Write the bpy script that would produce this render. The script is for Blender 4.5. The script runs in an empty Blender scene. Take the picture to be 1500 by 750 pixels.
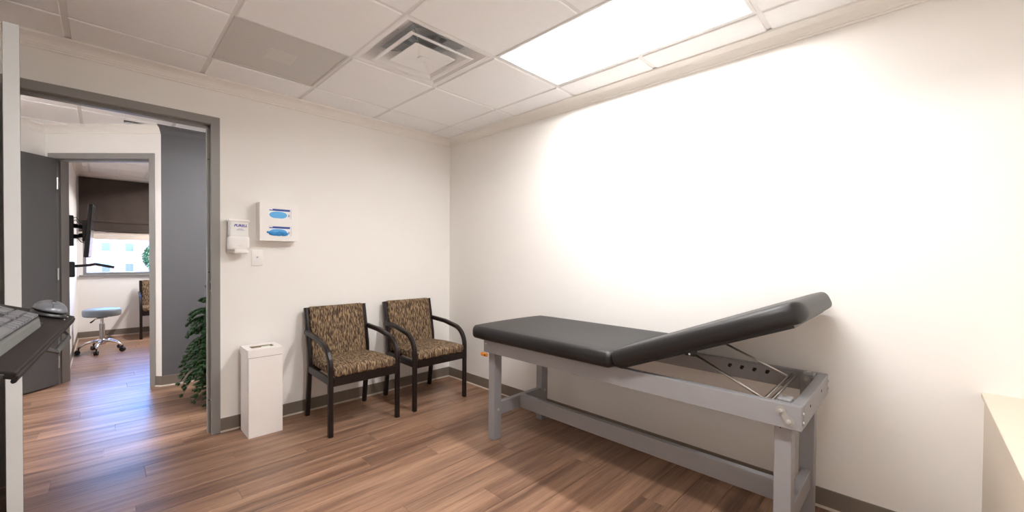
import bpy, bmesh, math, random
from mathutils import Vector, Matrix
random.seed(7)
C = bpy.context.scene.collection
sc = bpy.context.scene
PI = math.pi

# ------------------------------------------------------------------ camera
cd = bpy.data.cameras.new('camera'); cam = bpy.data.objects.new('camera', cd); C.objects.link(cam)
cd.sensor_fit = 'HORIZONTAL'; cd.sensor_width = 36.0
cd.lens = 36.0*595.737/1500.0
cd.shift_x = (750-723.43)/1500.0
cd.shift_y = (384.28-375)/1500.0
cd.clip_start = 0.02; cd.clip_end = 500
yaw, pitch, roll = 0.766015, -0.0136084, 0.007037
fwd = Vector((math.sin(yaw)*math.cos(pitch), math.cos(yaw)*math.cos(pitch), math.sin(pitch)))
r0 = Vector((math.cos(yaw), -math.sin(yaw), 0)); u0 = r0.cross(fwd)
rr = math.cos(roll)*r0 + math.sin(roll)*u0; uu = -math.sin(roll)*r0 + math.cos(roll)*u0
m = Matrix((rr, uu, -fwd)).transposed().to_4x4(); m.translation = (-2.590896, -3.356212, 1.240719)
cam.matrix_world = m
sc.camera = cam

# ------------------------------------------------------------------ world, sun, exposure
LAMP = 54.0          # lens radiance of the ceiling fixture in the exam room
HALL = 130.0           # the same for the unseen hall fixtures, the left one added as fill
FAR = 110.0           # the same for the unseen fixture lighting the far room
REAR = 46.0          # the second fixture of the exam room, above the frame on the left
w = bpy.data.worlds.new('sky'); sc.world = w; w.use_nodes = True
nt = w.node_tree; bg = nt.nodes['Background']
sky = nt.nodes.new('ShaderNodeTexSky'); sky.sky_type = 'NISHITA'; sky.sun_disc = False
sky.sun_elevation = math.radians(48); sky.sun_rotation = math.radians(200); sky.air_density = 1.3; sky.dust_density = 0.2; sky.ozone_density = 2.0
wb = nt.nodes.new('ShaderNodeVectorMath'); wb.operation = 'MULTIPLY'; wb.inputs[1].default_value = (.50, .80, 1.35)   # daylight is blue under a lamp white balance
nt.links.new(sky.outputs[0], wb.inputs[0]); nt.links.new(wb.outputs[0], bg.inputs[0]); bg.inputs[1].default_value = 1.3
sl = bpy.data.lights.new('sun', 'SUN'); sun = bpy.data.objects.new('sun', sl); C.objects.link(sun)
sl.energy = 8.0; sl.angle = 0.009; sl.color = (1, .95, .88)
sun.rotation_euler = (math.radians(45), 0, math.radians(-20)); sun.location = (0, -6, 12)
vs = sc.view_settings
vs.view_transform = 'Standard'; vs.look = 'None'; vs.exposure = 1.32; vs.gamma = 1.0; vs.use_curve_mapping = False
sc.cycles.max_bounces = 14; sc.cycles.diffuse_bounces = 8; sc.cycles.glossy_bounces = 4; sc.cycles.transparent_max_bounces = 12
sc.cycles.caustics_reflective = False; sc.cycles.caustics_refractive = False
sc.cycles.sample_clamp_indirect = 6.0

# ------------------------------------------------------------------ materials
def s2l(c):
    return tuple((x/255/12.92 if x/255 <= .04045 else ((x/255+.055)/1.055)**2.4) for x in c)
MATS = {}
def mat(name, col, rough=.5, metal=0.0, spec=.5, noise=0.0, nscale=8.0, bump=0.0, bscale=200.0, emit=None, coat=0.0):
    """principled material; NOISE varies the tone, BUMP gives fine relief (both procedural)"""
    m = bpy.data.materials.new(name); m.use_nodes = True
    n = m.node_tree.nodes; l = m.node_tree.links; p = n['Principled BSDF']
    p.inputs['Base Color'].default_value = (*col, 1); p.inputs['Roughness'].default_value = rough
    p.inputs['Metallic'].default_value = metal; p.inputs['Specular IOR Level'].default_value = spec
    p.inputs['Coat Weight'].default_value = coat
    tc = n.new('ShaderNodeTexCoord')
    if noise:
        t = n.new('ShaderNodeTexNoise'); t.inputs['Scale'].default_value = nscale; t.inputs['Detail'].default_value = 4
        l.new(tc.outputs['Object'], t.inputs['Vector'])
        r = n.new('ShaderNodeMapRange'); r.inputs['To Min'].default_value = 1-noise; r.inputs['To Max'].default_value = 1+noise
        l.new(t.outputs['Fac'], r.inputs['Value'])
        mx = n.new('ShaderNodeVectorMath'); mx.operation = 'SCALE'; mx.inputs[0].default_value = col
        l.new(r.outputs[0], mx.inputs['Scale']); l.new(mx.outputs[0], p.inputs['Base Color'])
    if bump:
        t2 = n.new('ShaderNodeTexNoise'); t2.inputs['Scale'].default_value = bscale; t2.inputs['Detail'].default_value = 3
        l.new(tc.outputs['Object'], t2.inputs['Vector'])
        b = n.new('ShaderNodeBump'); b.inputs['Strength'].default_value = bump; b.inputs['Distance'].default_value = .002
        l.new(t2.outputs['Fac'], b.inputs['Height']); l.new(b.outputs[0], p.inputs['Normal'])
    if emit:
        p.inputs['Emission Color'].default_value = (*emit[0], 1); p.inputs['Emission Strength'].default_value = emit[1]
    MATS[name] = m
    return m
WALL = (.845, .825, .797)
mat('wall_paint', WALL, .55, spec=.3, noise=.012, nscale=3, bump=.08, bscale=350)
mat('ledge_cream', (.60, .52, .425), .5, spec=.3, noise=.01)
mat('crown_paint', (.855, .825, .785), .4, spec=.4, noise=.01)
mat('grey_paint', (.125, .123, .128), .5, spec=.3, noise=.02, nscale=3, bump=.08, bscale=350)
mat('ceiling_tile', (.91, .91, .915), .85, spec=.15, noise=.02, nscale=30, bump=.25, bscale=260)
mat('grid_metal', (.79, .78, .775), .45, spec=.4, noise=.01)
mat('frame_steel', (.25, .24, .23), .35, spec=.5, noise=.02)
mat('leaf_paint', (.095, .094, .093), .4, spec=.4, noise=.03, nscale=4)
mat('pale_edge', (.55, .565, .565), .45, spec=.4, noise=.02)
mat('base_vinyl', (.19, .158, .128), .42, spec=.45, noise=.03)
mat('toe_highlight', (.50, .43, .36), .5, noise=.03)
mat('white_plastic', (.86, .84, .82), .3, spec=.5, noise=.008)
mat('white_metal', (.84, .80, .775), .35, spec=.5, noise=.008)
mat('clear_plastic', (.80, .80, .79), .12, spec=.5, noise=.01)
mat('dark_wood', (.0125, .0070, .0060), .36, spec=.35, noise=.25, nscale=20, coat=.05)
mat('black_vinyl', (.0125, .0115, .0118), .42, spec=.36, noise=.08, nscale=10, bump=.12, bscale=420)
mat('grey_timber', (.295, .292, .305), .45, spec=.4, noise=.05, nscale=12, bump=.05, bscale=120)
mat('steel', (.55, .54, .52), .28, metal=1, noise=.04)
mat('chrome', (.78, .78, .80), .12, metal=1, noise=.02)
mat('galvanised', (.50, .53, .55), .35, metal=1, noise=.2, nscale=25)
mat('black_plastic', (.012, .012, .013), .4, noise=.1)
mat('black_gap', (.01, .009, .008), .7, noise=.05)
mat('zinc', (.50, .49, .47), .38, metal=.25, noise=.03)
mat('plate_grey', (.35, .33, .31), .38, spec=.5, noise=.03)
mat('orange_plastic', (.78, .26, .02), .4, noise=.05)
mat('tray_laminate', (.013, .0095, .0085), .5, spec=.15, noise=.08, nscale=40)
mat('keyboard_grey', (.095, .098, .095), .4, noise=.03)
mat('key_grey', (.115, .115, .125), .35, spec=.5, noise=.03)
mat('mouse_grey', (.10, .105, .12), .28, spec=.5, noise=.03)
mat('vent_white', (.84, .835, .835), .4, noise=.01)
mat('vent_grey', (.58, .59, .60), .5, noise=.06)
mat('grille_grey', (.60, .58, .56), .6, noise=.03)
mat('grille_reflection', (.66, .64, .62), .6, noise=.03)
mat('stool_vinyl', (.20, .23, .25), .35, spec=.5, noise=.05)
mat('shade_fabric', (.040, .026, .020), .85, noise=.28, nscale=7, bump=.3, bscale=300)
mat('lining', (.62, .55, .48), .8, noise=.05)
mat('pine_needle', (.020, .070, .016), .5, noise=.35, nscale=30)
mat('bark', (.06, .035, .02), .8, noise=.3, nscale=40)
mat('pot_clay', (.05, .045, .042), .5, noise=.1)
mat('soil', (.03, .02, .014), .95, noise=.4, nscale=60)
mat('glove_blue', (.10, .42, .80), .5, noise=.05)
mat('glove_deep', (.02, .25, .62), .5, noise=.45, nscale=45)
mat('box_white', (.84, .86, .88), .5, noise=.01)
mat('box_navy', (.012, .055, .32), .5, noise=.02)
mat('ink_navy', (.03, .03, .32), .5, noise=.02)
mat('ink_grey', (.35, .36, .50), .5, noise=.02)
mat('slot_shade_tan', (.26, .20, .125), .7, noise=.05)
mat('slot_dark', (.11, .085, .055), .7, noise=.05)
mat('bag_green', (.62, .70, .58), .45, noise=.05)
mat('facade', (.20, .105, .075), .9, noise=.08, nscale=1.5, bump=.2, bscale=12)
mat('facade_pale', (.25, .22, .20), .9, noise=.04)
mat('facade_glass', (.03, .035, .04), .15, noise=.2)
mat('leaf_green', (.035, .075, .02), .7, noise=.4, nscale=3)
mat('asphalt', (.12, .12, .12), .9, noise=.1)
mat('lens', (.9, .9, .9), .5, emit=((1, .985, .968), LAMP), noise=.005)
mat('lens_rear', (.9, .9, .9), .5, emit=((1, .985, .968), REAR), noise=.005)
mat('lens_hall_unseen', (.9, .9, .9), .5, emit=((.96, .97, 1), HALL), noise=.005)
mat('lens_far_unseen', (.9, .9, .9), .5, emit=((1, .97, .95), FAR), noise=.005)
mat('reflector', (.72, .72, .71), .4, noise=.005)

def fabric():
    m = bpy.data.materials.new('streaked_fabric'); m.use_nodes = True
    n = m.node_tree.nodes; l = m.node_tree.links; p = n['Principled BSDF']; p.inputs['Roughness'].default_value = .8
    p.inputs['Specular IOR Level'].default_value = .2
    tc = n.new('ShaderNodeTexCoord'); mp = n.new('ShaderNodeMapping'); mp.inputs['Scale'].default_value = (150, 32, 28)
    l.new(tc.outputs['Object'], mp.inputs['Vector'])
    t = n.new('ShaderNodeTexNoise'); t.inputs['Scale'].default_value = 1; t.inputs['Detail'].default_value = 1.5; t.inputs['Roughness'].default_value = .6
    l.new(mp.outputs[0], t.inputs['Vector'])
    r = n.new('ShaderNodeValToRGB'); e = r.color_ramp.elements
    e[0].position = .36; e[0].color = (.050, .029, .019, 1); e[1].position = .68; e[1].color = (.34, .245, .145, 1)
    k = e.new(.47); k.color = (.088, .054, .035, 1); k = e.new(.54); k.color = (.205, .140, .082, 1)
    l.new(t.outputs['Fac'], r.inputs[0]); l.new(r.outputs[0], p.inputs['Base Color'])
    b = n.new('ShaderNodeBump'); b.inputs['Strength'].default_value = .3; b.inputs['Distance'].default_value = .002
    l.new(t.outputs['Fac'], b.inputs['Height']); l.new(b.outputs[0], p.inputs['Normal'])
    MATS['fabric'] = m
fabric()

def plank_mat():
    m = bpy.data.materials.new('plank_wood'); m.use_nodes = True
    n = m.node_tree.nodes; l = m.node_tree.links; p = n['Principled BSDF']
    tc = n.new('ShaderNodeTexCoord'); oi = n.new('ShaderNodeObjectInfo')
    off = n.new('ShaderNodeVectorMath'); off.operation = 'SCALE'; off.inputs[0].default_value = (37, 91, 13)
    l.new(oi.outputs['Random'], off.inputs['Scale'])
    ad = n.new('ShaderNodeVectorMath'); ad.operation = 'ADD'; l.new(tc.outputs['Object'], ad.inputs[0]); l.new(off.outputs[0], ad.inputs[1])
    def noise(scale, detail, rough=.55, dist=0.0):
        mp = n.new('ShaderNodeMapping'); mp.inputs['Scale'].default_value = scale; l.new(ad.outputs[0], mp.inputs['Vector'])
        t = n.new('ShaderNodeTexNoise'); t.inputs['Scale'].default_value = 1; t.inputs['Detail'].default_value = detail
        t.inputs['Roughness'].default_value = rough; t.inputs['Distortion'].default_value = dist
        l.new(mp.outputs[0], t.inputs['Vector']); return t
    broad = noise((.9, 17, 1), 2.5, .5, .4); grain = noise((5, 150, 1), 6, .72, .6)
    mixn = n.new('ShaderNodeMath'); mixn.operation = 'MULTIPLY_ADD'; mixn.inputs[1].default_value = .44
    l.new(grain.outputs['Fac'], mixn.inputs[0])
    sub = n.new('ShaderNodeMath'); sub.operation = 'MULTIPLY_ADD'; sub.inputs[1].default_value = .56
    l.new(broad.outputs['Fac'], sub.inputs[0]); sub.inputs[2].default_value = 0
    l.new(sub.outputs[0], mixn.inputs[2])
    r = n.new('ShaderNodeValToRGB'); e = r.color_ramp.elements
    e[0].position = .33; e[0].color = (.095, .048, .030, 1); e[1].position = .66; e[1].color = (.39, .232, .147, 1)
    k = e.new(.44); k.color = (.18, .096, .061, 1); k = e.new(.53); k.color = (.28, .160, .101, 1)
    l.new(mixn.outputs[0], r.inputs[0])
    tone = n.new('ShaderNodeMapRange'); tone.inputs['To Min'].default_value = .86; tone.inputs['To Max'].default_value = 1.10
    l.new(oi.outputs['Random'], tone.inputs['Value'])
    mx = n.new('ShaderNodeVectorMath'); mx.operation = 'SCALE'; l.new(r.outputs[0], mx.inputs[0]); l.new(tone.outputs[0], mx.inputs['Scale'])
    l.new(mx.outputs[0], p.inputs['Base Color'])
    p.inputs['Roughness'].default_value = .345; p.inputs['Specular IOR Level'].default_value = .5
    b = n.new('ShaderNodeBump'); b.inputs['Strength'].default_value = .12; b.inputs['Distance'].default_value = .001
    l.new(grain.outputs['Fac'], b.inputs['Height']); l.new(b.outputs[0], p.inputs['Normal'])
    MATS['plank'] = m
plank_mat()

def glass_mat():
    m = bpy.data.materials.new('window_glass'); m.use_nodes = True
    n = m.node_tree.nodes; l = m.node_tree.links; n.remove(n['Principled BSDF'])
    t = n.new('ShaderNodeBsdfTransparent'); g = n.new('ShaderNodeBsdfGlossy'); g.inputs['Roughness'].default_value = .02
    f = n.new('ShaderNodeFresnel'); f.inputs['IOR'].default_value = 1.45; mx = n.new('ShaderNodeMixShader')
    l.new(f.outputs[0], mx.inputs[0]); l.new(t.outputs[0], mx.inputs[1]); l.new(g.outputs[0], mx.inputs[2])
    l.new(mx.outputs[0], n['Material Output'].inputs[0]); MATS['glass'] = m
glass_mat()

# ------------------------------------------------------------------ mesh helpers
def BM(): return bmesh.new()
def obj(name, bm, mt, parent=None, loc=(0, 0, 0), rotz=0.0, smooth=False, label=None):
    bmesh.ops.recalc_face_normals(bm, faces=bm.faces)
    me = bpy.data.meshes.new(name); bm.to_mesh(me); bm.free()
    me.materials.append(MATS[mt])
    if smooth:
        for p in me.polygons: p.use_smooth = True
    o = bpy.data.objects.new(name, me); C.objects.link(o); o.location = loc; o.rotation_euler = (0, 0, rotz)
    if parent: o.parent = parent
    if label: o['label'] = label
    return o
def thing(name, label, cat, loc=(0, 0, 0), rotz=0.0, group=None):
    o = bpy.data.objects.new(name, None); C.objects.link(o); o.empty_display_size = .1
    o.location = loc; o.rotation_euler = (0, 0, rotz); o['label'] = label; o['category'] = cat
    if group: o['group'] = group
    return o
def tag(o, label, cat, group=None):
    o['label'] = label; o['category'] = cat
    if group: o['group'] = group
    return o
def struct(name, bm, mt, label=None, **k):
    o = obj(name, bm, mt, **k); o['kind'] = 'structure'
    if label: o['label'] = label
    return o
def struct_empty(name, loc=(0, 0, 0), rotz=0.0, label=None):
    o = bpy.data.objects.new(name, None); C.objects.link(o); o.location = loc; o.rotation_euler = (0, 0, rotz); o['kind'] = 'structure'
    if label: o['label'] = label
    return o
def dup(root, loc, rotz, label):
    r = root.copy(); C.objects.link(r); r.location = loc; r.rotation_euler = (0, 0, rotz); r['label'] = label
    for ch in list(root.children):
        c = ch.copy(); C.objects.link(c); c.parent = r
        for g in list(ch.children):
            d = g.copy(); C.objects.link(d); d.parent = c
    return r
def box(bm, x0, x1, y0, y1, z0, z1, bev=0.0, seg=1, M=None):
    vs_ = [bm.verts.new(p) for p in ((x0,y0,z0),(x1,y0,z0),(x1,y1,z0),(x0,y1,z0),(x0,y0,z1),(x1,y0,z1),(x1,y1,z1),(x0,y1,z1))]
    fs = [bm.faces.new([vs_[i] for i in q]) for q in ((3,2,1,0),(4,5,6,7),(0,1,5,4),(1,2,6,5),(2,3,7,6),(3,0,4,7))]
    if bev:
        es = list({e for f in fs for e in f.edges})
        r = bmesh.ops.bevel(bm, geom=es, offset=bev, segments=seg, affect='EDGES', profile=.5)
        vs_ = list({v for f in r['faces'] for v in f.verts} | {v for v in vs_ if v.is_valid})
    if M is not None:
        for v in vs_: v.co = M @ v.co
    return vs_
def frame_of(d):
    d = d.normalized(); a = Vector((0, 0, 1)) if abs(d.z) < .9 else Vector((1, 0, 0))
    x = a.cross(d).normalized(); return x, d.cross(x)
def cyl(bm, a, b, r, r2=None, n=14, caps=True):
    a, b = Vector(a), Vector(b); r2 = r if r2 is None else r2; x, y = frame_of(b-a)
    A = [bm.verts.new(a + r*(math.cos(2*PI*i/n)*x + math.sin(2*PI*i/n)*y)) for i in range(n)]
    B = [bm.verts.new(b + r2*(math.cos(2*PI*i/n)*x + math.sin(2*PI*i/n)*y)) for i in range(n)]
    for i in range(n): bm.faces.new((A[i], A[(i+1) % n], B[(i+1) % n], B[i]))
    if caps: bm.faces.new(A[::-1]); bm.faces.new(B)
def tube(bm, pts, rad, n=10, up=None):
    """round tube; RAD a number or one per point"""
    pts = [Vector(p) for p in pts]; rings = []; px = None
    for i, p in enumerate(pts):
        d = (pts[min(i+1, len(pts)-1)] - pts[max(i-1, 0)]).normalized()
        if px is None: x, y = frame_of(d)
        else:
            x = (px - px.dot(d)*d).normalized(); y = d.cross(x)
        px = x; r = rad[i] if isinstance(rad, (list, tuple)) else rad
        rings.append([bm.verts.new(p + r*(math.cos(2*PI*k/n)*x + math.sin(2*PI*k/n)*y)) for k in range(n)])
    for A, B in zip(rings, rings[1:]):
        for k in range(n): bm.faces.new((A[k], A[(k+1) % n], B[(k+1) % n], B[k]))
    bm.faces.new(rings[0][::-1]); bm.faces.new(rings[-1])
def ribbon(bm, pts, w, t, wdir):
    """rectangular bar along PTS, WDIR its width direction; corners bevelled"""
    pts = [Vector(p) for p in pts]; wd = Vector(wdir).normalized(); rings = []
    c = min(w, t)*.22
    sec = [(-w/2+c, -t/2), (w/2-c, -t/2), (w/2, -t/2+c), (w/2, t/2-c), (w/2-c, t/2), (-w/2+c, t/2), (-w/2, t/2-c), (-w/2, -t/2+c)]
    for i, p in enumerate(pts):
        d0 = (pts[i] - pts[i-1]).normalized() if i else None
        d1 = (pts[i+1] - pts[i]).normalized() if i < len(pts)-1 else None
        d = ((d0 or d1) + (d1 or d0)).normalized(); nrm = d.cross(wd).normalized()
        k = 1/max(.4, d.dot(d0 or d1))
        rings.append([bm.verts.new(p + wd*a + nrm*b*k) for a, b in sec])
    n = len(sec)
    for A, B in zip(rings, rings[1:]):
        for k in range(n): bm.faces.new((A[k], A[(k+1) % n], B[(k+1) % n], B[k]))
    bm.faces.new(rings[0][::-1]); bm.faces.new(rings[-1])
def lathe(bm, prof, n=32, c=(0, 0, 0)):
    rings = []
    for r, z in prof:
        if r < 1e-5: rings.append([bm.verts.new((c[0], c[1], c[2]+z))])
        else: rings.append([bm.verts.new((c[0]+r*math.cos(2*PI*k/n), c[1]+r*math.sin(2*PI*k/n), c[2]+z)) for k in range(n)])
    for A, B in zip(rings, rings[1:]):
        for k in range(n):
            q = [A[k % len(A)], A[(k+1) % len(A)], B[(k+1) % len(B)], B[k % len(B)]]
            u = []
            for v in q:
                if v not in u: u.append(v)
            if len(u) > 2: bm.faces.new(u)
def rbox(bm, sx, sy, sz, r, c=(0, 0, 0), seg=4, cuts=3, f=None):
    """box with round edges (cushions, housings); F bends a point afterwards"""
    tmp = {}
    def coords(h):
        k = [-h + r*(1-math.cos(PI/2*i/seg)) for i in range(seg+1)]
        inner = [-h+r + (2*h-2*r)*i/cuts for i in range(1, cuts)]
        return k + inner + [-q for q in k[::-1]]
    X, Y, Z = coords(sx/2), coords(sy/2), coords(sz/2)
    def P(x, y, z):
        q = Vector((x, y, z)); i = Vector((max(-sx/2+r, min(sx/2-r, x)), max(-sy/2+r, min(sy/2-r, y)), max(-sz/2+r, min(sz/2-r, z))))
        d = q-i
        if d.length > 1e-9: q = i + d.normalized()*r
        q += Vector(c)
        if f: q = Vector(f(q))
        return q
    def V(i, j, k):
        key = (i, j, k)
        if key not in tmp: tmp[key] = bm.verts.new(P(X[i], Y[j], Z[k]))
        return tmp[key]
    nx, ny, nz = len(X)-1, len(Y)-1, len(Z)-1
    for k in (0, nz):
        for i in range(nx):
            for j in range(ny): bm.faces.new((V(i,j,k), V(i+1,j,k), V(i+1,j+1,k), V(i,j+1,k)))
    for j in (0, ny):
        for i in range(nx):
            for k in range(nz): bm.faces.new((V(i,j,k), V(i+1,j,k), V(i+1,j,k+1), V(i,j,k+1)))
    for i in (0, nx):
        for j in range(ny):
            for k in range(nz): bm.faces.new((V(i,j,k), V(i,j+1,k), V(i,j+1,k+1), V(i,j,k+1)))
def prism(bm, poly, M, h):
    """extrude a 2D polygon by H along local z, M places it"""
    A = [bm.verts.new(M @ Vector((x, y, 0))) for x, y in poly]; B = [bm.verts.new(M @ Vector((x, y, h))) for x, y in poly]
    n = len(poly)
    bm.faces.new(A[::-1]); bm.faces.new(B)
    for i in range(n): bm.faces.new((A[i], A[(i+1) % n], B[(i+1) % n], B[i]))

# ------------------------------------------------------------------ the setting: walls
H = 2.441; HW = 2.62
def wall(name, p0, p1, thick, openings=(), mt='wall_paint', label=None, z1=HW):
    """wall whose visible face runs from p0 to p1; the body lies on the left of that direction"""
    p0, p1 = Vector((*p0, 0)), Vector((*p1, 0)); L = (p1-p0).length; d = (p1-p0)/L
    ang = math.atan2(d.y, d.x); bm = BM()
    cuts = sorted({0, L, *[o[0] for o in openings], *[o[1] for o in openings]})
    for a, b in zip(cuts, cuts[1:]):
        spans = [(0, z1)]
        for o in openings:
            if o[0] <= a+1e-6 and b <= o[1]+1e-6: spans = [(0, o[2]), (o[3], z1)]
        for s, t in spans:
            if t-s > 1e-4: box(bm, a, b, 0, thick, s, t)
    bmesh.ops.remove_doubles(bm, verts=bm.verts, dist=1e-5)
    return struct(name, bm, mt, label=label, loc=p0, rotz=ang)
D1X = -2.968; DW = .914; DH = 2.134
wall('wall_back', (-5.3, 0), (1.3, 0), .12, [(D1X-.03+5.3, D1X+DW+.03+5.3, 0, DH+.03)], label='cream wall with the doorway behind the chairs')
wall('wall_right', (0, 0), (0, -4.3), .12, label='long cream wall beside the exam table')
wall('wall_left', (-3.1, -4.3), (-3.1, 0), .12)
wall('wall_front', (.1, -4.2), (-3.2, -4.2), .12)
# hall beyond the doorway, and the far room behind the 45 degree wall
d45 = Vector((-.70711, .70711, 0)); P0 = Vector((-2.234, 1.59, 0))
A45 = P0 - .056*d45; B45 = P0 + 1.05*d45
QH = P0 + .965*d45                      # foot of the hinge jamb of the second door
wall('wall_hall', (A45.x, A45.y), (1.3, A45.y), .12, mt='grey_paint', label='dark grey accent wall in the hall')
L45 = (A45-B45).length
sq = (QH-B45).dot(-d45)
wall('wall_hall_angled', (B45.x, B45.y), (A45.x, A45.y), .12, [(sq-.03, sq+DW+.03, 0, DH+.03)], label='cream angled wall holding the inner doorway')
e = B45 + 3.2*Vector((-.70711, -.70711, 0))
wall('wall_hall_left', (e.x, e.y), (B45.x, B45.y), .12)
wall('wall_hall_end', (1.2, 1.6), (1.2, 0), .12)
XF = -2.86; YW = 5.1
wall('wall_far_left', (XF, 2.345), (XF, 5.2), .12)
WX0, WX1, WZ0, WZ1 = -2.80, -.7, .93, 2.36
wall('wall_window', (-2.98, YW), (1.3, YW), .12, [(WX0+2.98, WX1+2.98, WZ0, WZ1)])
wall('wall_far_right', (1.2, 5.2), (1.2, 1.6), .12)
# low ledge against the right wall, at the photograph's right edge
bm = BM(); box(bm, -1.15, 0, -4.2, -3.556, 0, .682)
lw = struct('wall_low', bm, 'ledge_cream', label='low cream half wall against the long wall')
bm = BM(); box(bm, -1.16, 0, -4.2, -3.547, .682, .70, .002); obj('cap', bm, 'ledge_cream', lw)
# slab over everything
bm = BM(); box(bm, -5.5, 1.5, -4.5, 5.4, HW, HW+.1); ceil = struct('ceiling', bm, 'ceiling_tile', label='dropped ceiling of square lay-in tiles')
bm = BM(); box(bm, -5.5, 1.5, -4.5, 5.4, -.2, -.0055); floor = struct('floor', bm, 'plank', label='brown wood-look plank floor')

# floor planks
PW = .1524; PL = 1.2192
pm = {}
def plank_mesh(L):
    k = round(L, 3)
    if k not in pm:
        bm = BM(); g = .0006
        box(bm, g, L-g, g, PW-g, -.0055, 0)
        bmesh.ops.bevel(bm, geom=[e_ for e_ in bm.edges if all(v.co.z > -.001 for v in e_.verts)], offset=.0008, segments=1, affect='EDGES')
        bmesh.ops.recalc_face_normals(bm, faces=bm.faces)
        me = bpy.data.meshes.new('plank'); bm.to_mesh(me); bm.free(); me.materials.append(MATS['plank']); pm[k] = me
    return pm[k]
row = 0; y = -4.2
offs = [0, .41, .79, .2, .6, 1.0]
while y < YW:
    if y < .0: xa, xb = -3.1, 0
    elif y < 1.55: xa, xb = -4.3, .2
    else: xa, xb = -3.45, .2
    st = offs[row % 6] + .13*((row//6) % 3)
    x = xa - st
    while x < xb:
        a, b = max(x, xa), min(x+PL, xb)
        if b-a > .06:
            o = bpy.data.objects.new('plank', plank_mesh(b-a)); C.objects.link(o); o.parent = floor; o.location = (a, y, 0)
        x += PL
    y += PW; row += 1

# ceiling grid and tiles
TS = .6096; GX, GY = -.2867, -.3672
rects = [(-3.1, 0, -4.2, 0), (-4.6, -2.45, .12, 2.4), (-2.45, .8, .12, 1.546), (-2.45, 1.2, 1.67, YW), (XF, -2.45, 2.4, YW)]
FIX = {(-2, -1, 'diff'), (-3, 0, 'grille')}
troffer_cells = [(-1, -4), (-1, -3), (-3, -5), (-3, -4), (-7, 1), (-2, 1), (-2, 6), (-2, 7)]       # (column, row): cell [GX+c*TS, GX+(c+1)*TS] x [GY+r*TS, ...]
taken = set(troffer_cells) | {(-2, -2), (-3, -1)}
tm = {}
def tile_mesh(wx, wy):
    k = (round(wx, 3), round(wy, 3))
    if k not in tm:
        bm = BM(); box(bm, 0, wx, 0, wy, 0, .02)
        bmesh.ops.bevel(bm, geom=[e_ for e_ in bm.edges if all(v.co.z < .001 for v in e_.verts)], offset=.003, segments=1, affect='EDGES')
        bmesh.ops.recalc_face_normals(bm, faces=bm.faces)
        me = bpy.data.meshes.new('ceiling_tile'); bm.to_mesh(me); bm.free(); me.materials.append(MATS['ceiling_tile']); tm[k] = me
    return tm[k]
hb = .0125
for R in rects:
    for c in range(-9, 4):
        for r in range(-8, 11):
            if (c, r) in taken: continue
            x0 = max(GX+c*TS+hb, R[0]); x1 = min(GX+(c+1)*TS-hb, R[1]); y0 = max(GY+r*TS+hb, R[2]); y1 = min(GY+(r+1)*TS-hb, R[3])
            if x1-x0 < .03 or y1-y0 < .03: continue
            o = bpy.data.objects.new('ceiling_tile', tile_mesh(x1-x0, y1-y0)); C.objects.link(o); o.parent = ceil; o.location = (x0, y0, H-.008)
    for c in range(-9, 5):
        x = GX+c*TS
        if R[0] < x-hb and x+hb < R[1]:
            bm = BM(); box(bm, x-hb, x+hb, R[2], R[3], H, H+.003); box(bm, x-.001, x+.001, R[2], R[3], H+.003, H+.03); obj('grid_bar', bm, 'grid_metal', ceil)
    for r in range(-8, 12):
        y = GY+r*TS
        if R[2] < y-hb and y+hb < R[3]:
            bm = BM()
            xs = [R[0]] + [GX+c*TS for c in range(-9, 5) if R[0] < GX+c*TS < R[1]] + [R[1]]
            for a, b in zip(xs, xs[1:]):
                if b-a < .05: continue
                mid = (a+b)/2; c = math.floor((mid-GX)/TS)
                if (c, r) in taken and (c, r-1) in taken and (c, r) in troffer_cells: continue
                box(bm, a+hb, b-hb, y-hb, y+hb, H-.0005, H+.003)
            obj('grid_bar', bm, 'grid_metal', ceil)

# crown mouldings
CP, CDp = .078, .068
prof = [(0, -CDp), (.010, -CDp), (.012, -CDp+.006), (.010, -CDp+.011), (.016, -CDp+.013), (.018, -CDp+.019), (.022, -CDp+.023),
        (.028, -CDp+.034), (.040, -CDp+.045), (.056, -CDp+.052), (.066, -CDp+.055), (.070, -CDp+.057), (CP, -CDp+.0585), (CP, 0.001), (0, .001)]
ncr = [0]
def run(name, p0, p1, prof, zb, mt, m0=0, m1=0, parent=None, struct_=True):
    """profile (out of the wall, up) swept from p0 to p1, the room on the right of that direction; m0, m1: -1 cuts an inner corner, +1 an outer one"""
    p0, p1 = Vector((*p0, 0)), Vector((*p1, 0)); L = (p1-p0).length; d = (p1-p0)/L; nr = Vector((d.y, -d.x, 0)); bm = BM()
    A = [bm.verts.new(p0 + d*(-m0*o) + nr*o + Vector((0, 0, zb+z))) for o, z in prof]
    B = [bm.verts.new(p1 + d*(m1*o) + nr*o + Vector((0, 0, zb+z))) for o, z in prof]
    n = len(prof)
    for i in range(n): bm.faces.new((A[i], A[(i+1) % n], B[(i+1) % n], B[i]))
    bm.faces.new(A[::-1]); bm.faces.new(B)
    return struct(name, bm, mt) if struct_ else obj(name, bm, mt, parent)
zc = H-.008
run('trim_1', (-3.1, 0), (0, 0), prof, zc, 'crown_paint', -1, -1)
run('trim_2', (0, 0), (0, -4.2), prof, zc, 'crown_paint', -1, -1)
run('trim_3', (-3.1, -4.2), (-3.1, 0), prof, zc, 'crown_paint', -1, -1)
t1 = math.tan(math.radians(22.5)); 
run('trim_4', (e.x, e.y), (B45.x, B45.y), prof, zc, 'crown_paint', 0, -1)
run('trim_5', (B45.x, B45.y), (A45.x, A45.y), prof, zc, 'crown_paint', -1, t1)
run('trim_6', (A45.x, A45.y), (.8, A45.y), prof, zc, 'grey_paint', t1, 0)
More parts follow.
